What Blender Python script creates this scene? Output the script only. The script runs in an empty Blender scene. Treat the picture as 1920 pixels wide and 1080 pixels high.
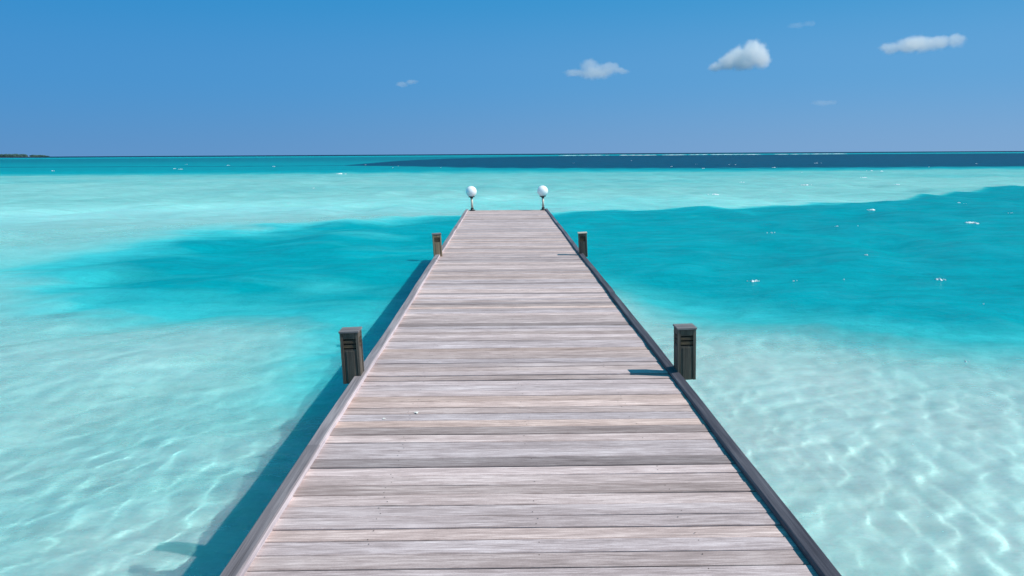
import bpy, bmesh, math, random
import numpy as np
from mathutils import Matrix, Vector

S = bpy.context.scene
COL = S.collection
R = math.radians
rng = np.random.default_rng(7)
random.seed(11)

# ------------------------------------------------------------------ camera
WATER_Z, DECK_Z, EYE_Z = 0.0, 1.60, 3.30
FPX = 1400.0                                   # focal length in pixels of a 1920 wide frame
cam_d = bpy.data.cameras.new('camera')
cam = bpy.data.objects.new('camera', cam_d); COL.objects.link(cam)
cam_d.sensor_width = 36.0
cam_d.lens = FPX / 1920 * 36
cam_d.clip_start, cam_d.clip_end = 0.05, 60000
PITCH, ROLL, YAW = R(10.20), R(-0.33), R(-0.62)
cam.matrix_world = (Matrix.Translation((0, 0, EYE_Z)) @ Matrix.Rotation(YAW, 4, 'Z')
                    @ Matrix.Rotation(math.pi/2 - PITCH, 4, 'X') @ Matrix.Rotation(ROLL, 4, 'Z'))
S.camera = cam

# ------------------------------------------------------------------ sky and sun
SUN_EL, SUN_AZ = R(48), R(102)                 # azimuth clockwise from +Y: from the right, a little behind the camera
w = bpy.data.worlds.new('World'); S.world = w; w.use_nodes = True
nt = w.node_tree; nt.nodes.clear()
sky = nt.nodes.new('ShaderNodeTexSky'); sky.sky_type = 'NISHITA'; sky.sun_disc = False
sky.sun_elevation, sky.sun_rotation = SUN_EL, SUN_AZ
sky.air_density, sky.dust_density, sky.ozone_density, sky.altitude = 1.0, 0.0, 2.0, 0
tc = nt.nodes.new('ShaderNodeTexCoord'); sp = nt.nodes.new('ShaderNodeSeparateXYZ')
nt.links.new(tc.outputs['Generated'], sp.inputs[0])
def sky_ramp(stops):                             # clear polarised tropical sky: colour against elevation
    r_ = nt.nodes.new('ShaderNodeValToRGB'); cr = r_.color_ramp; cr.interpolation = 'EASE'
    while len(cr.elements) < len(stops): cr.elements.new(0.5)
    for e, (p_, c_) in zip(cr.elements, stops): e.position = p_; e.color = (*c_, 1)
    nt.links.new(sp.outputs['Z'], r_.inputs[0]); return r_
ra = sky_ramp([(0.0, (0.048, 0.232, 0.535)), (0.10, (0.036, 0.247, 0.570)), (0.22, (0.012, 0.240, 0.565)), (0.36, (0.014, 0.265, 0.49)), (1.0, (0.014, 0.25, 0.41))])
rb = sky_ramp([(0.0, (0.160, 0.345, 0.615)), (0.10, (0.100, 0.335, 0.640)), (0.22, (0.034, 0.298, 0.612)), (0.36, (0.03, 0.30, 0.53)), (1.0, (0.014, 0.25, 0.41))])
side = nt.nodes.new('ShaderNodeMapRange'); side.interpolation_type = 'SMOOTHSTEP'
side.inputs['From Min'].default_value = -0.75; side.inputs['From Max'].default_value = 0.75
nt.links.new(sp.outputs['X'], side.inputs['Value'])
mxs = nt.nodes.new('ShaderNodeMix'); mxs.data_type = 'RGBA'
nt.links.new(side.outputs[0], mxs.inputs['Factor']); nt.links.new(ra.outputs[0], mxs.inputs[6]); nt.links.new(rb.outputs[0], mxs.inputs[7])
gain = nt.nodes.new('ShaderNodeVectorMath'); gain.operation = 'SCALE'; gain.inputs['Scale'].default_value = 10.7
nt.links.new(mxs.outputs[2], gain.inputs[0])
mx2 = nt.nodes.new('ShaderNodeMix'); mx2.data_type = 'RGBA'; mx2.inputs['Factor'].default_value = 0.94
nt.links.new(sky.outputs[0], mx2.inputs[6]); nt.links.new(gain.outputs[0], mx2.inputs[7])
bg = nt.nodes.new('ShaderNodeBackground'); bg.inputs['Strength'].default_value = 0.10
wo = nt.nodes.new('ShaderNodeOutputWorld')
nt.links.new(mx2.outputs[2], bg.inputs['Color']); nt.links.new(bg.outputs[0], wo.inputs[0])

sun_d = bpy.data.lights.new('sun', 'SUN'); sun_d.energy = 4.9; sun_d.angle = R(0.53)
sun_d.color = (1.0, 0.95, 0.88)
sun = bpy.data.objects.new('sun', sun_d); COL.objects.link(sun)
to_sun = Vector((math.cos(SUN_EL)*math.sin(SUN_AZ), math.cos(SUN_EL)*math.cos(SUN_AZ), math.sin(SUN_EL)))
sun.rotation_euler = to_sun.to_track_quat('Z', 'Y').to_euler()
sun.location = (30, -10, 40)
sun_d.cycles.is_caustics_light = True

S.view_settings.view_transform = 'Standard'; S.view_settings.look = 'None'
S.view_settings.exposure = 0.0; S.view_settings.gamma = 1.0
S.cycles.caustics_refractive = True; S.cycles.caustics_reflective = False
S.cycles.max_bounces = 14; S.cycles.transmission_bounces = 8; S.cycles.volume_bounces = 10
S.cycles.sample_clamp_indirect = 6.0; S.cycles.sample_clamp_direct = 12.0
S.cycles.use_denoising = True

# ------------------------------------------------------------------ helpers
def tag(o, label=None, cat=None, group=None, kind=None):
    if label: o['label'] = label
    if cat: o['category'] = cat
    if group: o['group'] = group
    if kind: o['kind'] = kind
    return o

def mesh_obj(name, verts, faces, mats, parent=None, smooth=False, loc=None):
    me = bpy.data.meshes.new(name)
    me.from_pydata([tuple(v) for v in verts], [], faces); me.update()
    for m in (mats if isinstance(mats, (list, tuple)) else [mats]): me.materials.append(m)
    if smooth:
        me.polygons.foreach_set('use_smooth', [True]*len(me.polygons))
    o = bpy.data.objects.new(name, me); COL.objects.link(o)
    if parent: o.parent = parent
    if loc is not None: o.location = loc
    return o

def bm_obj(name, bm, mat, parent=None, smooth=False, loc=None):
    me = bpy.data.meshes.new(name); bm.normal_update(); bm.to_mesh(me); bm.free()
    me.materials.append(mat)
    if smooth: me.polygons.foreach_set('use_smooth', [True]*len(me.polygons))
    o = bpy.data.objects.new(name, me); COL.objects.link(o)
    if parent: o.parent = parent
    if loc is not None: o.location = loc
    return o

def add_box(bm, c, s, bevel=0.0, rot=None):
    m = Matrix.Translation(c)
    if rot is not None: m = m @ rot
    g = bmesh.ops.create_cube(bm, size=1.0, matrix=m @ Matrix.Diagonal((s[0], s[1], s[2], 1)))
    if bevel:
        es = list({e for v in g['verts'] for e in v.link_edges})
        bmesh.ops.bevel(bm, geom=es, offset=bevel, segments=2, affect='EDGES', profile=0.6)

def add_lathe(bm, prof, seg=32, c=(0, 0, 0)):
    rings = []
    for r, z in prof:
        if r < 1e-6: rings.append([bm.verts.new((c[0], c[1], c[2]+z))])
        else: rings.append([bm.verts.new((c[0]+r*math.cos(2*math.pi*k/seg), c[1]+r*math.sin(2*math.pi*k/seg), c[2]+z)) for k in range(seg)])
    for a, b in zip(rings, rings[1:]):
        for k in range(seg):
            q = [a[k % len(a)], a[(k+1) % len(a)], b[(k+1) % len(b)], b[k % len(b)]]
            q = [v for i, v in enumerate(q) if v not in q[:i]]
            if len(q) > 2: bm.faces.new(q)

def empty(name, loc, label, cat, group=None, rot=(0, 0, 0)):
    o = bpy.data.objects.new(name, None); COL.objects.link(o)
    o.location = loc; o.rotation_euler = rot; o.empty_display_size = 0.2
    return tag(o, label, cat, group)

def copy_tree(o, parent=None):
    c = o.copy(); COL.objects.link(c); c.parent = parent
    for ch in list(o.children): copy_tree(ch, c)
    return c

class NT:                                        # tiny node-graph writer
    def __init__(s, name):
        s.m = bpy.data.materials.new(name); s.m.use_nodes = True
        s.t = s.m.node_tree; s.t.nodes.clear()
        s.out = s.t.nodes.new('ShaderNodeOutputMaterial')
    def n(s, t, props=None, **ins):
        nd = s.t.nodes.new('ShaderNode' + t)
        for k, v in (props or {}).items(): setattr(nd, k, v)
        for k, v in ins.items():
            key = int(k[1:]) if k[0] == 'i' and k[1:].isdigit() else k.replace('_', ' ')
            s.set(nd.inputs[key], v)
        return nd
    def set(s, sock, v):
        if isinstance(v, bpy.types.NodeSocket): s.t.links.new(v, sock)
        elif isinstance(v, bpy.types.Node): s.t.links.new(v.outputs[0], sock)
        else: sock.default_value = v
    def math(s, op, a, b=0.0, c=None, clamp=False):
        nd = s.t.nodes.new('ShaderNodeMath'); nd.operation = op; nd.use_clamp = clamp
        s.set(nd.inputs[0], a); s.set(nd.inputs[1], b)
        if c is not None: s.set(nd.inputs[2], c)
        return nd.outputs[0]
    def mix(s, f, a, b, blend='MIX'):
        nd = s.t.nodes.new('ShaderNodeMix'); nd.data_type = 'RGBA'; nd.blend_type = blend
        s.set(nd.inputs['Factor'], f); s.set(nd.inputs[6], a); s.set(nd.inputs[7], b)
        return nd.outputs[2]
    def ramp(s, f, stops, interp='LINEAR'):
        nd = s.t.nodes.new('ShaderNodeValToRGB'); cr = nd.color_ramp; cr.interpolation = interp
        while len(cr.elements) < len(stops): cr.elements.new(0.5)
        for e, (p, c) in zip(cr.elements, stops):
            e.position = p; e.color = (*c, 1) if len(c) == 3 else c
        s.set(nd.inputs[0], f); return nd.outputs[0]
    def noise(s, vec, scale, detail=4, rough=0.55, dist=0.0):
        return s.n('TexNoise', Vector=vec, Scale=scale, Detail=detail, Roughness=rough, Distortion=dist).outputs[0]
    def mapping(s, vec, scale=(1, 1, 1), loc=(0, 0, 0)):
        return s.n('Mapping', Vector=vec, Scale=scale, Location=loc).outputs[0]
    def coord(s, which='Object'):
        return s.t.nodes.new('ShaderNodeTexCoord').outputs[which]

# ------------------------------------------------------------------ the sea: depth, waves
HZ = lambda px: 293.2 - 0.0058*px
def edge(pts, shift=0.0):                        # shoreline measured on the photo -> distance as a function of bearing
    u = np.array([(p[0]-944.5)/FPX for p in pts]); d = np.array([FPX*EYE_Z/(p[1]-HZ(p[0])) for p in pts])
    return lambda q: np.interp(q, u, d) + shift
CH_FAR = edge([(-400, 560), (0, 520), (100, 498), (220, 474), (420, 441), (520, 437), (640, 428), (800, 420), (940, 412), (1050, 404),
               (1200, 398), (1300, 402), (1450, 394), (1600, 388), (1700, 375), (1800, 361), (1920, 350), (2300, 330)])
CH_NEAR = edge([(-400, 575), (0, 572), (150, 580), (300, 584), (450, 580), (600, 570), (700, 552), (820, 545), (1000, 535), (1150, 545), (1200, 562),
                (1300, 585), (1450, 605), (1600, 625), (1750, 650), (1920, 662), (2300, 690)])

def vnoise(x, y, seed):                          # smooth value noise
    r = np.random.default_rng(seed); tb = r.random((256, 256))
    xi, yi = np.floor(x).astype(np.int64), np.floor(y).astype(np.int64)
    fx, fy = x-xi, y-yi
    fx, fy = fx*fx*(3-2*fx), fy*fy*(3-2*fy)
    g = lambda a, b: tb[a & 255, b & 255]
    return (g(xi, yi)*(1-fx)+g(xi+1, yi)*fx)*(1-fy) + (g(xi, yi+1)*(1-fx)+g(xi+1, yi+1)*fx)*fy
def fbm(x, y, seed, octv=4):
    s, a, t = 0, 1.0, 0
    for k in range(octv):
        s = s + a*(vnoise(x*2**k+17*k, y*2**k-9*k, seed+k)-0.5); t += a; a *= 0.5
    return s/t*2
def sstep(a, b, x):
    t = np.clip((x-a)/(b-a), 0, 1); return t*t*(3-2*t)

def depth(x, y):
    yy = np.maximum(y, 0.5); u = x/yy
    wob = fbm(x*0.18, y*0.18, 3)*2.2 + fbm(x*0.7, y*0.7, 9)*0.7
    yw = yy + wob*np.clip(yy/18, 0.3, 2.0)
    near = 0.72 + 0.16*fbm(x*0.35, y*0.35, 21) + 0.05*fbm(x*1.6, y*1.6, 31)
    near = near - 0.17*sstep(1, 4, x)
    near = near + (0.10 + 0.22*fbm((x*0.8+y*0.6)*0.45, (y*0.8-x*0.6)*1.3, 25))*sstep(0, -3, x)
    near = near + 0.08*sstep(0, -4, x)*sstep(4, 9, y)
    n, f = CH_NEAR(u)+0.8, CH_FAR(u)+1.8
    chan = sstep(n-4.5, n+4.5, yw)*(1-sstep(f-2.2-9*sstep(-0.12, -0.55, u), f+3.0+3*sstep(-0.2, -0.6, u), yw))
    chd = 2.3 + 0.9*sstep(0.0, 0.5, u) - 1.3*sstep(-0.42, -0.80, u) + 0.5*fbm(x*0.12, y*0.2, 41) + 1.3*fbm(x*0.14+y*.06, y*0.60, 45)*sstep(0.15, -0.1, u)
    bar = 1.08 + 0.26*fbm(x*0.05, y*0.08, 51) + 0.25*sstep(60, 140, yy)
    base = np.where(yw > (n+f)/2, bar, near)
    d = base + chan*(chd-base*0.2)
    d = d + 0.8*np.exp(-((x+2.6+wob*.25)/1.5)**2)*sstep(8.5, 11.5, yy)*(1-sstep(17, 22, yy))  # patch left of the pier: its wider shadow put into the sea colour
    # the drop-off beyond the sand bar, the blue lagoon, the reef and the open ocean
    yb = yy*(1+0.10*fbm(x*0.010, y*0.01, 61))
    lag = sstep(128, 175, yb)
    fe = np.interp(u, [-0.21, -0.17, 0.0, 0.15], [235, 300, 700, 1050]); ne = np.interp(u, [-0.21, -0.1, 0.0, 0.3, 0.7], [235, 205, 180, 166, 166])
    wr = 1+0.06*fbm(x*.012, y*.012, 71)
    right = sstep(ne-12, ne+12, yy*wr)*(1-sstep(fe*.93, fe*1.07, yy*wr))
    d = d + lag*(2.8 + 1.6*sstep(200, 500, yy) + 8.0*right)
    shelf = sstep(900, 1100, yy)
    d = d*(1-shelf) + shelf*(3.2)
    d = d + 45*sstep(1700, 2300, yb)
    return d

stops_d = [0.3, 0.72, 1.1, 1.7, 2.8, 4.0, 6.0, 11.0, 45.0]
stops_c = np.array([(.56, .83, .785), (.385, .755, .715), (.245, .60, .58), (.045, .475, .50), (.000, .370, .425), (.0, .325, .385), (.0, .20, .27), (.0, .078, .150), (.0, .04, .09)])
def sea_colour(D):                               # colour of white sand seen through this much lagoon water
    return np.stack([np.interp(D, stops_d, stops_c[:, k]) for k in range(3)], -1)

NW = 130
lam = np.exp(rng.uniform(math.log(0.20), math.log(9.0), NW))
wdir = R(150) + rng.normal(0, 0.62, NW)
wk = 2*math.pi/lam
slope = 0.0122*np.where(lam < 0.5, 1.6, 1.0)*np.where((lam > 0.6) & (lam < 2.2), 0.75, 1.0)*np.where(lam > 3, 1.25, 1.0)
wamp = slope*lam/(2*math.pi)
wph = rng.uniform(0, 2*math.pi, NW)
def waves(x, y, res=None):
    z = np.zeros_like(x)
    gust = 0.75 + 0.5*(fbm(x*0.22, y*0.22, 81)+0.5)
    for k in range(NW):
        a = wamp[k]
        if res is not None: a = a*sstep(4.0, 9.0, lam[k]/res)
        ph = wk[k]*(x*math.cos(wdir[k])+y*math.sin(wdir[k])) + wph[k]
        z += a*(np.sin(ph) + 0.18*np.sin(2*ph+0.6))
    return z*gust

def polar(rs, th):
    Rr, T = np.meshgrid(rs, th, indexing='ij')
    return Rr*np.sin(T), Rr*np.cos(T), Rr
def grid_obj(name, X, Y, Z, mat, wrap=True):
    nr, na = X.shape
    co = np.stack([X, Y, Z], -1).reshape(-1, 3).astype(np.float32)
    i = np.arange(nr*na).reshape(nr, na)
    j = np.roll(i, -1, axis=1) if wrap else None
    a, b, c, d = i[:-1], j[:-1], j[1:], i[1:]
    q = np.stack([a, b, c, d], -1).reshape(-1, 4).astype(np.int32)
    me = bpy.data.meshes.new(name)
    me.vertices.add(len(co)); me.vertices.foreach_set('co', co.ravel())
    me.loops.add(q.size); me.loops.foreach_set('vertex_index', q.ravel())
    me.polygons.add(len(q)); me.polygons.foreach_set('loop_start', np.arange(0, q.size, 4, dtype=np.int32))
    me.polygons.foreach_set('use_smooth', np.ones(len(q), bool))
    me.update(calc_edges=True); me.materials.append(mat)
    o = bpy.data.objects.new(name, me); COL.objects.link(o); return o

def angles(fine, coarse):
    a = np.arange(-50, 50, fine); b = np.arange(50, 310, coarse)
    return np.radians(np.concatenate([a, b]))

# water: a refracting skin, absorption is put into the colours, waves are real relief
m = NT('sea_water')
oc = m.coord('Object')
rip = m.noise(m.mapping(oc, (1.0, 1.0, 1.0)), 5.0, 4, 0.6)
rip2 = m.noise(m.mapping(oc, (0.5, 0.9, 1)), 0.9, 5, 0.6)
hsum = m.math('ADD', m.math('MULTIPLY', rip, 0.045), m.math('MULTIPLY', rip2, 0.20))
bmp = m.n('Bump', Strength=0.7, Distance=1.0, Height=hsum)
fr = m.n('Fresnel', IOR=1.33, Normal=bmp.outputs[0]).outputs[0]
back = m.n('NewGeometry').outputs['Backfacing']
fac = m.math('ADD', m.math('MULTIPLY', m.math('MULTIPLY', m.math('MINIMUM', fr, 0.20), m.math('SUBTRACT', 1.0, back)), 0.55), m.math('MULTIPLY', back, 0.03))
fine = m.noise(m.n('Mapping', Vector=oc, Rotation=(0, 0, R(-35)), Scale=(5.0, 17.0, 1)).outputs[0], 1.0, 4, 0.65, 0.7)
bmp2 = m.n('Bump', Strength=1.0, Distance=1.0, Height=m.math('MULTIPLY', fine, 0.0055))
refr = m.n('BsdfRefraction', Color=(1, 1, 1, 1), Roughness=0.0, IOR=1.33, Normal=bmp2.outputs[0])
murk = m.n('Attribute', {'attribute_name': 'murk'})            # alpha: how much the water itself scatters light back
mott = m.noise(m.n('Mapping', Vector=oc, Rotation=(0, 0, R(-30)), Scale=(0.45, 1.7, 1)).outputs[0], 1.0, 8, 0.76, 0.6)
mk = m.math('ADD', 0.60, m.math('MULTIPLY', mott, 0.80))
mott2 = m.noise(m.n('Mapping', Vector=oc, Rotation=(0, 0, R(-25)), Scale=(0.16, 0.34, 1)).outputs[0], 1.0, 6, 0.68, 0.7)
mk = m.math('ADD', mk, m.math('MULTIPLY', m.math('SUBTRACT', mott2, 0.5), 0.55))
wcol = m.mix(1.0, murk.outputs['Color'], m.n('CombineColor', i0=mk, i1=mk, i2=mk), 'MULTIPLY')
dif = m.n('SubsurfaceScattering', {'falloff': 'BURLEY'}, Color=wcol, Scale=1.0, Radius=(0.06, 0.75, 0.55), Normal=bmp.outputs[0])
gls = m.n('BsdfGlossy', Color=(1, 1, 1, 1), Roughness=0.06, Normal=bmp.outputs[0])
df2 = m.n('BsdfDiffuse', Color=wcol, Normal=bmp.outputs[0])
dif = m.n('MixShader', i0=0.62, i1=dif.outputs[0], i2=df2.outputs[0])
m1 = m.n('MixShader', i0=murk.outputs['Alpha'], i1=refr.outputs[0], i2=dif.outputs[0])
ms = m.n('MixShader', i0=fac, i1=m1.outputs[0], i2=gls.outputs[0])
m.set(m.out.inputs['Surface'], ms.outputs[0])
M_WATER = m.m

rs = np.concatenate([[0.3], np.geomspace(1.6, 70, 820), np.geomspace(70, 14000, 420)[1:]])
X, Y, RR = polar(rs, angles(0.15, 4.0))
res = np.maximum(RR*0.0048, 0.015)
sea = grid_obj('water', X, Y, waves(X, Y, res) + WATER_Z, M_WATER)
Dw = depth(X, Y)
mk = 0.22 + 0.60*sstep(0.95, 2.8, Dw); mk = np.maximum(mk, 0.85*sstep(25, 70, RR))
cw = np.concatenate([np.minimum(sea_colour(Dw)*((2-mk)*(1-0.22*sstep(0.5, 0.85, mk)))[..., None], 0.92), mk[..., None]], -1).astype(np.float32)
sea.data.attributes.new('murk', 'FLOAT_COLOR', 'POINT').data.foreach_set('color', cw.ravel())
tag(sea, 'clear turquoise sea water rippling around the pier out to the horizon', 'sea', kind='structure')
sea.cycles.is_caustics_caster = True

# seabed: pale sand with the water's absorption painted into its colour by nominal depth
m = NT('seabed_sand')
oc = m.coord('Object')
at = m.n('Attribute', {'attribute_name': 'bottom'})
n1 = m.noise(oc, 1.3, 5, 0.6); n2 = m.noise(m.mapping(oc, (0.25, 0.5, 1)), 1.0, 4, 0.5); n3 = m.noise(oc, 60, 2, 0.5)
n4 = m.noise(m.n('Mapping', Vector=oc, Rotation=(0, 0, R(-33)), Scale=(1.3, 4.2, 1)).outputs[0], 1.0, 5, 0.62, 0.6)
g = m.math('ADD', m.math('MULTIPLY', n1, 0.35), m.math('MULTIPLY', n2, 0.25))
g = m.math('ADD', g, m.math('MULTIPLY', m.math('SUBTRACT', n4, 0.5), 0.80))
g = m.math('ADD', g, m.math('MULTIPLY', n3, 0.08))
g = m.math('ADD', g, 0.66)
c = m.mix(1.0, at.outputs['Color'], m.n('CombineColor', i0=g, i1=g, i2=g), 'MULTIPLY')
b = m.n('BsdfDiffuse', Color=c)
m.set(m.out.inputs['Surface'], b.outputs[0])
M_SAND = m.m
rs = np.concatenate([[0.3], np.geomspace(1.6, 70, 380), np.geomspace(70, 14000, 420)[1:]])
X, Y, RR = polar(rs, angles(0.3, 4.0))
D = depth(X, Y)
bed = grid_obj('seabed', X, Y, WATER_Z - (0.32 + 0.28*np.minimum(D, 1.6)) + 0.012*fbm(X*3, Y*3, 91), M_SAND)
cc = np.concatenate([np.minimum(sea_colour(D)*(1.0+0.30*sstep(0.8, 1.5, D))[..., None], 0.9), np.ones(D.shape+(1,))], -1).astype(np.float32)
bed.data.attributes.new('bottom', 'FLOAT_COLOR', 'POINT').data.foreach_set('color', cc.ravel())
tag(bed, 'pale sand bottom seen through the clear shallow water', 'seabed', kind='structure')
bed.cycles.is_caustics_receiver = True

# ------------------------------------------------------------------ timber
def wood(name, dark, mid, pale, sx=1.3, sy=55.0, axis='X', bump=0.6, blot=0.35):
    m = NT(name)
    oc = m.coord('Object')
    at = m.n('Attribute', {'attribute_name': 'shift'}); tn = m.n('Attribute', {'attribute_name': 'tint'}); wm = m.n('Attribute', {'attribute_name': 'warm'})
    off = m.n('CombineXYZ', X=at.outputs['Fac'], Y=m.math('MULTIPLY', at.outputs['Fac'], 3.7), Z=m.math('MULTIPLY', at.outputs['Fac'], 1.9))
    v = m.n('VectorMath', {'operation': 'ADD'}, i0=oc, i1=off).outputs[0]
    sc = {'X': (sx, sy, sy), 'Y': (sy, sx, sy), 'Z': (sy, sy, sx)}[axis]
    sc2 = tuple(a*0.32 for a in sc); sc3 = {'X': (1.1, 5, 5), 'Y': (5, 1.1, 5), 'Z': (5, 5, 1.1)}[axis]
    f1 = m.noise(m.mapping(v, sc), 1.0, 5, 0.68, 0.5)
    f2 = m.noise(m.mapping(v, sc2), 1.0, 4, 0.6, 1.0)
    f3 = m.noise(m.mapping(v, sc3), 1.0, 4, 0.55)
    f4 = m.noise(v, 150, 2, 0.5)
    f = m.math('ADD', m.math('MULTIPLY', f1, 0.70), m.math('MULTIPLY', f2, 0.45))
    f = m.math('ADD', f, m.math('MULTIPLY', f3, blot))
    f = m.math('ADD', f, m.math('MULTIPLY', f4, 0.14))
    f = m.math('SUBTRACT', f, (1.15+blot+0.14)/2 - 0.5)
    c = m.ramp(f, [(0.20, dark), (0.46, mid), (0.58, tuple(0.6*a+0.4*b for a, b in zip(mid, pale))), (0.74, pale)])
    crack = m.noise(m.mapping(v, tuple(a*(0.5 if a == sx else 1.3) for a in sc)), 1.0, 3, 0.5, 0.3)
    ck = m.math('MULTIPLY', m.math('SUBTRACT', crack, 0.66, clamp=True), 7.0, clamp=True)
    c = m.mix(ck, c, (*[a*0.45 for a in dark], 1))
    c = m.mix(wm.outputs['Fac'], c, m.mix(1.0, c, (1.10, 0.98, 0.86, 1), 'MULTIPLY'))
    t = tn.outputs['Fac']
    c = m.mix(1.0, c, m.n('CombineColor', i0=t, i1=t, i2=t), 'MULTIPLY')
    bp = m.n('Bump', Strength=bump, Distance=0.004, Height=m.math('ADD', f1, m.math('MULTIPLY', f2, 0.6)))
    b = m.n('BsdfPrincipled', Base_Color=c, Roughness=0.78, Normal=bp.outputs[0])
    b.inputs['Specular IOR Level'].default_value = 0.25
    m.set(m.out.inputs['Surface'], b.outputs[0])
    return m.m
M_DECK = wood('weathered_deck', (.17, .135, .130), (.395, .315, .318), (.745, .640, .652), sx=6.0, sy=85.0)
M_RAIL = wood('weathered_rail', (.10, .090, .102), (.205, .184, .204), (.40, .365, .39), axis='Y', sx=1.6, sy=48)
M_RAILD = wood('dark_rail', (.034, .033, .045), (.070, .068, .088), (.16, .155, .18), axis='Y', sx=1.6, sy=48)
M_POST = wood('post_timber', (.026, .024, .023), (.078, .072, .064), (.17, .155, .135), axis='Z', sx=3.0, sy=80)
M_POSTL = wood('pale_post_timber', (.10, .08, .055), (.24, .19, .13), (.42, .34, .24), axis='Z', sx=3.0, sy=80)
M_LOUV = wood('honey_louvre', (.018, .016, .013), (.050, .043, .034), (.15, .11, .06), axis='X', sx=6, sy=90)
M_CAP = wood('post_cap', (.055, .052, .060), (.125, .12, .135), (.27, .26, .275), axis='X', sx=4, sy=70)
M_BEAM = wood('under_timber', (.05, .04, .035), (.12, .10, .085), (.20, .17, .15), axis='Y')

def plain(name, col, rough=0.6, metal=0.0, noise=0.15, scale=20):
    m = NT(name); oc = m.coord('Object')
    n = m.noise(oc, scale, 4, 0.6)
    k = m.math('ADD', m.math('MULTIPLY', n, noise*2), 1-noise)
    c = m.mix(1.0, (*col, 1), m.n('CombineColor', i0=k, i1=k, i2=k), 'MULTIPLY')
    b = m.n('BsdfPrincipled', Base_Color=c, Roughness=rough, Metallic=metal)
    m.set(m.out.inputs['Surface'], b.outputs[0]); return m.m

def face_attr(o, **vals):
    for k, v in vals.items():
        a = o.data.attributes.new(k, 'FLOAT', 'FACE')
        v = np.full(len(o.data.polygons), v, np.float32) if np.isscalar(v) else np.asarray(v, np.float32)
        a.data.foreach_set('value', v)

# ------------------------------------------------------------------ pier
XL, XR = -1.152, 1.342
Y0, Y1 = -6.0, 22.95
pier = empty('pier', (0, 0, 0), 'long weathered grey timber pier running straight out over the turquoise sea', 'pier')

BREAKS = [(-6.0, 0)]
verts, faces, sh, ti, wa = [], [], [], [], []
y = Y0; nails = []
prof = [(0.0, -0.032), (0.0, -0.004), (0.004, 0.0), (1.0, 0.0), (1.0, 0.0), (0.0, 0.0)]
bi = 0
while y < Y1 - 0.05:
    wd = rng.normal(0.1115, 0.006); wd = min(max(wd, 0.096), 0.126)
    gap = abs(rng.normal(0.0060, 0.0025)) + 0.003
    if y + wd > Y1: wd = Y1 - y
    segs = [(XL+0.012+rng.uniform(-.004, .004), XR-0.012+rng.uniform(-.004, .004))]
    if rng.random() < 0.06:
        cut = rng.choice([-0.35, 0.55, 0.62, 0.95]) + rng.uniform(-.05, .05)
        segs = [(segs[0][0], cut-0.0015), (cut+0.0015, segs[0][1])]
    for (xa, xb) in segs:
        dz, tw, sk = rng.normal(0, 0.0013), rng.normal(0, 0.0012), rng.normal(0, 0.0016)
        n = max(3, int((xb-xa)/0.2)); xs = np.linspace(xa, xb, n+1)
        ph = rng.uniform(0, 6.28)
        base = len(verts)
        for q, xx in enumerate(xs):
            t = (xx-xa)/(xb-xa)-0.5
            oy = sk*t*2 + 0.0009*math.sin(ph+xx*3.1); oz = DECK_Z + dz + 0.0014*math.sin(ph*2+xx*2.3)
            e = 0.0035
            for (py, pz) in [(0, -.034), (0, -e), (e, 0), (wd/2, -0.0006), (wd-e, 0), (wd, -e), (wd, -.034)]:
                verts.append((xx, y+oy+py, oz+pz+tw*(py/wd-0.5)*2))
        for q in range(n):
            for k in range(6):
                a = base+q*7+k; faces.append((a, a+7, a+8, a+1))
            faces.append((base+q*7+6, base+q*7+13, base+q*7+7, base+q*7))
        faces.append(tuple(base+k for k in range(7))); faces.append(tuple(base+n*7+6-k for k in range(7)))
        cnt = n*7+2
        t_ = float(np.clip(rng.normal(1.02, 0.14), 0.70, 1.32))
        if rng.random() < 0.15: t_ *= 0.76
        s_ = rng.uniform(0, 60); w_ = float(np.clip(rng.normal(0.35, 0.35), 0, 1))
        sh += [s_]*cnt; ti += [t_]*cnt; wa += [w_]*cnt
    for nx in (-0.62, 0.12, 0.83):
        for ny in (0.24, 0.76):
            if rng.random() < 0.6: nails.append((nx+rng.normal(0, .018)+0.02*math.sin(y*0.7), y+wd*ny+rng.normal(0, .006), DECK_Z+0.0007))
    y += wd + gap
deck = mesh_obj('deck', verts, faces, M_DECK, pier)
face_attr(deck, shift=sh, tint=ti, warm=wa)
bm = bmesh.new()
for p in nails:
    if p[1] > 1.5:
        bmesh.ops.create_circle(bm, cap_ends=True, radius=0.0032, segments=8, matrix=Matrix.Translation((p[0], p[1], p[2]+0.0013)))
M_IRON = plain('rusty_iron', (.055, .035, .028), 0.8)
nl = bm_obj('nail', bm, M_IRON, pier); tag(nl, kind='stuff')

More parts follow.
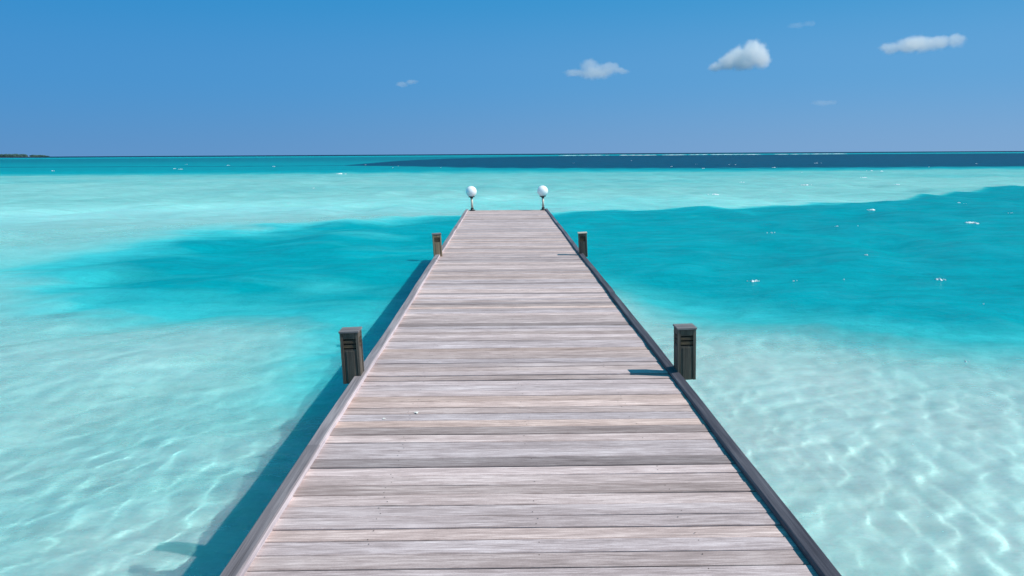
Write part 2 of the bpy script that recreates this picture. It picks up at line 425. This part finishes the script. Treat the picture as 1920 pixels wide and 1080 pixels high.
def rail(x0, x1, ya, yb, hz, mat, tilt, name='edge_rail', tint=1.0):
    """one squared edge timber lying on the deck boards"""
    n = max(2, int((yb-ya)/0.35)); ys = np.linspace(ya, yb, n+1)
    vs, fs = [], []; ph = rng.uniform(0, 6.28)
    e = 0.006
    for yy in ys:
        ox = 0.005*math.sin(ph+yy*0.9) + 0.002*math.sin(yy*3.7+ph); oz = 0.002*math.sin(ph*1.7+yy*1.3)
        h0, h1 = hz+oz-tilt/2, hz+oz+tilt/2                # top height at x0 and at x1
        for (xx, zz) in [(x0, .0015), (x0, h0-e), (x0+e, h0), (x1-e, h1), (x1, h1-e), (x1, -.0015-0.012)]:
            vs.append((xx+ox, yy, DECK_Z+zz))
    for q in range(n):
        for k in range(6):
            a, b = q*6+k, q*6+(k+1) % 6
            fs.append((a, a+6, b+6, b))
    fs.append(tuple(range(6))); fs.append(tuple(n*6+5-k for k in range(6)))
    o = mesh_obj(name, vs, fs, mat, pier)
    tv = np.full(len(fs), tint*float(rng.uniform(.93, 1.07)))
    if x0 < 0: tv[np.arange(n)*6+4] *= 2.5; tv[np.arange(n)*6+3] *= 1.15      # inner face of the left rails tinted paler
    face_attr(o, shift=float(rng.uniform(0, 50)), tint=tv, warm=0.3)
    bmx = bmesh.new(); bmx.from_mesh(o.data); bmesh.ops.recalc_face_normals(bmx, faces=bmx.faces); bmx.to_mesh(o.data); bmx.free()
    return o
POST_Y = [5.60, 12.46]
L_IN, R_IN = -1.073, 1.276
lj = [(-6.0, -1.3, .036, 1.0), (-1.296, 4.13, .037, .92), (4.133, 11.95, .0355, 1.03), (11.953, 12.62, .041, 1.12), (12.623, 17.4, .035, 1.0), (17.404, 22.93, .036, 1.08)]
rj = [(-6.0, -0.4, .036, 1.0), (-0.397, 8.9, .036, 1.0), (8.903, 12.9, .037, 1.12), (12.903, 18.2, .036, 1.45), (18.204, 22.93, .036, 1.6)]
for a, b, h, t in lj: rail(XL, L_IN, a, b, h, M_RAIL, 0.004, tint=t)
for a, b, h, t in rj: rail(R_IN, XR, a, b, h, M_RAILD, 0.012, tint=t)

# carrying timbers and piles below
for xx, sx in ((-0.92, .08), (0.11, .08), (1.14, .08)):
    bm = bmesh.new(); add_box(bm, (xx, (Y0+Y1)/2, DECK_Z-.034-.005-.085), (sx, Y1-Y0-.1, .17), .004)
    o = bm_obj('bearer', bm, M_BEAM, pier); face_attr(o, shift=xx*9, tint=1.0, warm=.4)
for xx in (XL+.035, XR-.035):
    bm = bmesh.new(); add_box(bm, (xx, (Y0+Y1)/2, DECK_Z-.034-.005-.075), (.035, Y1-Y0-.1, .15), .004)
    o = bm_obj('fascia_board', bm, M_BEAM, pier); face_attr(o, shift=xx*9, tint=1.2, warm=.2)
for k, yy in enumerate((-4.7, -1.3, 2.1, 5.5, 8.9, 12.3, 15.7, 19.1, 22.3)):
    bm = bmesh.new(); add_box(bm, (0.112, yy, DECK_Z-.21-.095), (2.1, .12, .16), .005)
    o = bm_obj('crossbeam', bm, M_BEAM, pier); face_attr(o, shift=yy, tint=1.0, warm=.4)
    for xx in (-0.72, 0.94):
        bm = bmesh.new(); add_lathe(bm, [(0, -3.6), (.095, -3.6), (.088, -1.0), (.085, DECK_Z-.386), (0, DECK_Z-.386)], 20, (xx, yy, 0))
        o = bm_obj('pile', bm, M_BEAM, pier, True); face_attr(o, shift=yy+xx, tint=.8, warm=.4)

# ------------------------------------------------------------------ louvred posts
def make_post():
    root = empty('louvred_post', (0, 0, 0), 'x', 'post', 'louvred wooden posts along the pier edges')
    W, H, B = 0.140, 0.372, -0.024                # body width, top of the body, bottom relative to the deck
    bm = bmesh.new()
    for sx in (-1, 1):
        for sy in (-1, 1): add_box(bm, (sx*(W/2-.011), sy*(W/2-.011), (H+B)/2), (.022, .022, H-B), .0025)
    add_box(bm, (0, 0, (H+B)/2), (.060, .060, H-B-.02), 0)           # inner block
    f = bm_obj('frame', bm, M_POST, root)
    z0, z1 = .245, H-.046
    for k in range(4):
        rt = Matrix.Rotation(k*math.pi/2, 4, 'Z')
        bm = bmesh.new()
        add_box(bm, rt @ Vector((0, -W/2+.010, (z1+H)/2-.0005)), (.0935, .014, H-z1-.001), .002, rt)           # head board
        add_box(bm, rt @ Vector((0, -W/2+.0125, (B+z0)/2)), (.0935, .014, z0-B), .002, rt)                    # lower panel
        add_box(bm, rt @ Vector((0, -W/2+.008, (B+z0-.012)/2)), (.062, .013, z0-.012-B), .003, rt)            # raised field
        p = bm_obj('panel', bm, M_POST, root)
        bm = bmesh.new(); gap_ = .0095; hs = (z1-z0-3*gap_)/2
        for q in range(2):
            add_box(bm, rt @ Vector((0, -W/2+.0105, z0+gap_+hs/2+q*(hs+gap_))), (.0935, .010, hs), .002, rt @ Matrix.Rotation(R(-7), 4, 'X'))
        l = bm_obj('louvre', bm, M_LOUV, p)
    bm = bmesh.new(); add_box(bm, (0, 0, H+.009), (W+.012, W+.012, .015), .003)
    c = bm_obj('cap', bm, M_CAP, root)
    return root
def attrs(root, seed):
    for i, o in enumerate([c for c in root.children_recursive if c.type == 'MESH']):
        if 'shift' not in o.data.attributes: face_attr(o, shift=seed*7.3+i*2.1, tint=1.0, warm=.5)
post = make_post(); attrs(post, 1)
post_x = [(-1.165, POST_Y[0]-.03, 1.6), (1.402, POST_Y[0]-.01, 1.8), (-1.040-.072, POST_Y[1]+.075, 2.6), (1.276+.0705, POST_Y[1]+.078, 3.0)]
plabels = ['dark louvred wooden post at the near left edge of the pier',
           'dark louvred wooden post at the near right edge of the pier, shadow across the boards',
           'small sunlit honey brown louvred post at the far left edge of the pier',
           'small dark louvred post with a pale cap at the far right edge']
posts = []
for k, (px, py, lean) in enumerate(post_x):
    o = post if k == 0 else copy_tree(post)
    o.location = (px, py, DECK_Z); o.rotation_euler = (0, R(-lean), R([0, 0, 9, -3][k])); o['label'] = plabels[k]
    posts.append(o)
def retone(root, names, mat, tint=1.0):
    for o in root.children_recursive:
        if o.type == 'MESH' and o.name.split('.')[0] in names:
            o.data = o.data.copy(); o.data.materials[0] = mat
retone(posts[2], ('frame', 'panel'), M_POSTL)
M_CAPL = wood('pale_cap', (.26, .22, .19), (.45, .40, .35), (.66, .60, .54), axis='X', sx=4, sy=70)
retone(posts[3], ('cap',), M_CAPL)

# ------------------------------------------------------------------ globe lamps
m = NT('opal_glass')
p1 = m.n('BsdfPrincipled', Base_Color=(.95, .94, .93, 1), Roughness=0.25)
p1.inputs['Subsurface Weight'].default_value = 1.0; p1.inputs['Subsurface Radius'].default_value = (.16, .16, .16); p1.inputs['Subsurface Scale'].default_value = 1.0
m.set(m.out.inputs['Surface'], p1.outputs[0])
M_OPAL = m.m
M_BLACK = plain('black_metal', (.018, .022, .022), 0.45)
M_POLE = plain('pole_paint', (.66, .60, .50), 0.5, 0, 0.2, 30)
def make_lamp():
    root = empty('globe_lamp', (0, 0, 0), 'x', 'lamp', 'globe lamps at the pier head')
    bm = bmesh.new(); add_lathe(bm, [(0, 0.0035), (.092, 0.0035), (.092, .018), (.06, .026), (.046, .05), (.042, .085), (0, .085)], 28)
    bm_obj('base', bm, M_BLACK, root, False)
    bm = bmesh.new(); add_lathe(bm, [(0, .0865), (.034, .0865), (.034, .372), (0, .372)], 24); bm_obj('pole', bm, M_POLE, root, True)
    bm = bmesh.new(); add_lathe(bm, [(0, .373), (.040, .373), (.048, .400), (.094, .412), (.096, .430), (0, .430)], 28); bm_obj('collar', bm, M_BLACK, root)
    bm = bmesh.new(); bmesh.ops.create_uvsphere(bm, u_segments=40, v_segments=24, radius=.165, matrix=Matrix.Translation((0, 0, .578)))
    bm_obj('globe', bm, M_OPAL, root, True)
    return root
lamp = make_lamp(); lamp2 = copy_tree(lamp)
for o, x, y, lb in ((lamp, -0.945, 22.75, 'white globe lamp on a short pole at the left corner of the pier head'),
                    (lamp2, 1.215, 22.80, 'white globe lamp on a short pole at the right corner of the pier head')):
    o.location = (x, y, DECK_Z+.002); o.rotation_euler = (0, R(-2.4), 0); o['label'] = lb

# ------------------------------------------------------------------ bird droppings on the boards
M_DROP = plain('guano', (.78, .77, .72), 0.8, 0, 0.08, 90)
def dropping(px, py, rx, ry, rot, label):
    Yd = FPX*(EYE_Z-DECK_Z)/(py-HZ(px)); Xd = (px-944.5)*Yd/FPX
    bm = bmesh.new(); n = 18; c = bm.verts.new((0, 0, .0035)); ring = []
    for k in range(n):
        a = 2*math.pi*k/n; f = 1+0.35*math.sin(a*3+rot)+0.2*math.sin(a*5+1)
        ring.append(bm.verts.new((rx*f*math.cos(a), ry*f*math.sin(a), 0)))
    for k in range(n): bm.faces.new((c, ring[k], ring[(k+1) % n]))
    o = bm_obj('bird_dropping', bm, M_DROP, None, True, (Xd, Yd, DECK_Z+.003)); o.rotation_euler = (0, 0, rot)
    return tag(o, label, 'bird dropping', 'bird droppings on the deck')
dropping(771, 788, .011, .017, 0.5, 'bright white bird dropping on the pier boards, the larger of two')
dropping(707, 800, .010, .009, 2.0, 'small faint white bird dropping on the pier boards left of the bright one')

# ------------------------------------------------------------------ whitecaps
M_FOAM = plain('foam', (.86, .88, .88), 0.9, 0, 0.06, 8)
bm = bmesh.new()
def sea_z(x, y):
    r = math.hypot(x, y)
    return float(waves(np.array([x]), np.array([y]), np.array([max(r*0.0063, .02)]))[0])
def fleck(x, y, a, b, h):
    n = 10; z = sea_z(x, y); ph = rng.uniform(0, 6.28)
    c = bm.verts.new((x, y, z+h+0.01)); ring = []
    for k in range(n):
        t = 2*math.pi*k/n; f = 1+0.45*math.sin(3*t+ph)+0.25*math.sin(5*t+ph*2)
        xx, yy = x+a*f*math.cos(t), y+b*f*math.sin(t)
        ring.append(bm.verts.new((xx, yy, z+0.006)))
    for k in range(n): bm.faces.new((c, ring[k], ring[(k+1) % n]))
def whitecap(px, py, wpx, n=7, thick=0.35):
    d = FPX*EYE_Z/max(py-HZ(px), 0.8); x = (px-944.5)*d/FPX; ww = wpx*d/FPX
    for k in range(n):
        t = rng.uniform(-.5, .5)
        s = (1-abs(t)*1.3)*rng.uniform(.5, 1.0)
        fleck(x+t*ww, d+rng.normal(0, ww*.10)+t*ww*0.1, ww*s*.19, ww*s*thick*.9, min(0.22, ww*s*0.10)+0.015)
for (px, py, wp, n) in [(645, 325, 18, 7), (1510, 345, 20, 8), (1681, 347, 14, 5), (1336, 363, 22, 6), (1831, 418, 30, 9), (1573, 426, 8, 4), (1637, 391, 20, 5),
                        (1421, 524, 24, 6), (1499, 525, 10, 3), (1775, 524, 26, 5), (1635, 486, 12, 4), (1612, 427, 6, 2), (1448, 440, 16, 3), (339, 315, 7, 4), (438, 309, 6, 4),
                        (362, 307, 5, 3), (350, 316, 9, 3), (522, 311, 6, 4), (116, 319, 8, 3), (594, 351, 6, 3), (1303, 307, 5, 3), (1376, 308, 6, 3), (1450, 313, 10, 4),
                        (1362, 308, 8, 2), (1315, 315, 14, 3), (1390, 341, 10, 4), (1628, 319, 14, 4), (1500, 322, 5, 3), (1650, 320, 12, 3), (1620, 333, 18, 4), (1738, 312, 5, 3),
                        (1530, 305, 14, 3), (1826, 306, 6, 3), (690, 308, 5, 3), (752, 310, 4, 3), (740, 313, 5, 2), (830, 313, 5, 2), (1075, 305, 4, 2), (1182, 300, 5, 2),
                        (1255, 311, 8, 3), (1800, 380, 10, 3), (1900, 398, 10, 3), (1812, 381, 5, 2), (1848, 690, 12, 4), (1870, 575, 8, 2), (1595, 527, 6, 2), (560, 340, 5, 3), ]:  # the nearest fleck at far right is a sun sparkle painted as foam
    whitecap(px, py, wp, n)
# surf breaking along the outer reef on the right
for k in range(150):
    px = 1050 + 900*(k/230) + rng.uniform(-3, 3)
    if rng.random() < 0.55 + 0.45*math.sin(k*0.21)*math.sin(k*0.047+1):
        d = 1130 + 60*math.sin(k*.11) + rng.uniform(-25, 25); x = (px-944.5)*d/FPX
        fleck(x, d, rng.uniform(2, 7), rng.uniform(4, 12), rng.uniform(.1, .45))
wc = bm_obj('whitecaps', bm, M_FOAM); tag(wc, 'scattered white foam flecks, distant surf and one painted sun sparkle on the turquoise water', 'whitecaps', kind='stuff')

# ------------------------------------------------------------------ far island
M_SHORE = plain('island_shore', (.10, .13, .10), 0.9, 0, 0.2, 0.01)
M_PALM = plain('palm_canopy', (.030, .080, .075), 0.9, 0, 0.35, 0.02)
IY = 5200.0
ix0, ix1 = -4700.0, (112-944.5)/FPX*IY
bm = bmesh.new()
xs = np.linspace(ix0, ix1, 90); prof_top = []
for dy, hz in ((-120, -1.5), (-100, 1.6), (0, 2.5), (140, 2.0), (160, -1.5)):
    prof_top.append([bm.verts.new((x, IY+dy*min(1, (ix1-x)/150+.1), hz*min(1, (ix1-x)/60+0.02))) for x in xs])
for a, b in zip(prof_top, prof_top[1:]):
    for k in range(len(xs)-1): bm.faces.new((a[k], a[k+1], b[k+1], b[k]))
o = bm_obj('island', bm, M_SHORE); tag(o, 'low sandy island on the horizon', 'island', kind='structure')
bm = bmesh.new()
for k in range(420):
    x = rng.uniform(ix0, ix1-12); t = (ix1-x)
    h = (11 + 5*fbm(np.array([x*.006]), np.array([2.]), 5, 3)[0] + 3*rng.random())*min(1, t/90+.35)
    r_ = rng.uniform(9, 20)
    mtx = Matrix.Translation((x, IY+rng.uniform(-70, 70)*min(1, t/200), h*0.55)) @ Matrix.Diagonal((r_, r_, h*.62, 1))
    g = bmesh.ops.create_icosphere(bm, subdivisions=2, radius=1.0, matrix=mtx)
    for v in g['verts']: v.co += Vector((rng.normal(0, 1.2), rng.normal(0, 1.2), rng.normal(0, .9)))
o = bm_obj('palm_grove', bm, M_PALM); tag(o, 'dark line of palm trees covering the far island at the left of the horizon', 'palm grove', kind='stuff')

# ------------------------------------------------------------------ clouds: scattering vapour
def pix_dir(px, py):
    v = Vector(((px-960)/FPX, -(py-540)/FPX, -1.0))
    return (cam.matrix_world.to_3x3() @ v)
def cloud(px, py, wpx, lumps, dens, amp, label, dist=2600.0, wisp=1.0):
    """lumps: (dx, dy, radius) in photo pixels about (px, py); built at its real size high over the sea"""
    v = pix_dir(px, py); v = v*(dist/v.y); k = dist/FPX
    loc = Vector((0, 0, EYE_Z)) + v
    m = NT('cloud_vapour'); oc = m.coord('Object')
    nz = m.noise(oc, 0.045/k*2.0, 7, 0.66); wv = m.n('TexNoise', Vector=oc, Scale=0.03/k, Detail=3.0)
    warp = m.n('VectorMath', {'operation': 'MULTIPLY_ADD'}, i0=wv.outputs['Color'], i1=(22*k, 22*k, 14*k), i2=oc).outputs[0]
    warp = m.n('VectorMath', {'operation': 'SUBTRACT'}, i0=warp, i1=(11*k, 11*k, 7*k)).outputs[0]
    fld = None
    bm = bmesh.new(); lo, hi = Vector((1e9,)*3), Vector((-1e9,)*3)
    for (dx, dy, r_, fl) in lumps:
        r_ *= 1.18; fl *= 1.08
        c = Vector((dx*k, random.uniform(-.3, .3)*r_*k, -dy*k))
        rel = m.n('VectorMath', {'operation': 'SUBTRACT'}, i0=warp, i1=tuple(c)).outputs[0]
        rel = m.n('VectorMath', {'operation': 'MULTIPLY'}, i0=rel, i1=(1/(r_*k), 1/(r_*k), 1/(r_*k*fl))).outputs[0]
        ln = m.n('VectorMath', {'operation': 'LENGTH'}, i0=rel).outputs['Value']
        q = m.math('SUBTRACT', 1.0, ln)
        fld = q if fld is None else m.math('SMOOTH_MAX', fld, q, 0.5)
        for a in range(3):
            e = r_*k*(1.35 if a < 2 else 1.35*fl) + 8*k
            lo[a] = min(lo[a], c[a]-e); hi[a] = max(hi[a], c[a]+e)
    f = m.math('ADD', fld, m.math('MULTIPLY', m.math('SUBTRACT', nz, 0.5), amp*1.35))
    f = m.n('MapRange', {'interpolation_type': 'SMOOTHSTEP'}, Value=f, From_Min=0.03, From_Max=0.48, To_Min=0.0, To_Max=dens*0.42/k).outputs[0]
    vs = m.n('VolumeScatter', Color=(1, 1, 1, 1), Density=f, Anisotropy=0.15)
    m.set(m.out.inputs['Volume'], vs.outputs[0])
    bmesh.ops.create_icosphere(bm, subdivisions=3, radius=1.0, matrix=Matrix.Translation((lo+hi)/2) @ Matrix.Diagonal((*((hi-lo)/2*1.25), 1)))
    o = bm_obj('cloud', bm, m.m, None, True, loc)
    return tag(o, label, 'cloud', 'small clouds in the blue sky')
cloud(1392, 107, 100, [(-48, 16, 14, .55), (-25, 8, 18, .7), (-5, 0, 21, .8), (20, -8, 24, .85), (36, 2, 18, .9), (5, 12, 18, .5)], 0.16, 0.75,
      'brightest puffy white cloud, second from the right, rising to a rounded head')
cloud(1118, 127, 100, [(-42, 8, 18, .35), (-12, -4, 17, .6), (0, 8, 30, .35), (25, 0, 20, .5), (45, 6, 14, .35)], 0.055, 0.9,
      'thin hazy cloud to the left of the bright puffy one, with a faint white crest')
cloud(1732, 82, 140, [(-60, 8, 18, .45), (-30, 2, 24, .5), (0, 0, 26, .5), (30, -3, 22, .55), (58, -6, 15, .7)], 0.085, 0.8,
      'long flat white cloud near the right side of the sky')
cloud(764, 156, 30, [(-10, 3, 11, .4), (6, -2, 11, .4)], 0.05, 0.8, 'tiny faint slanting wisp of cloud in the left half of the sky')
cloud(1548, 193, 36, [(-8, 1, 16, .3), (8, 0, 14, .3)], 0.018, 0.8, 'barely visible cloud wisp low below the two right clouds')
cloud(1505, 47, 40, [(-12, 2, 16, .3), (10, -1, 14, .3)], 0.014, 0.8, 'barely visible cloud wisp near the top of the sky on the right')
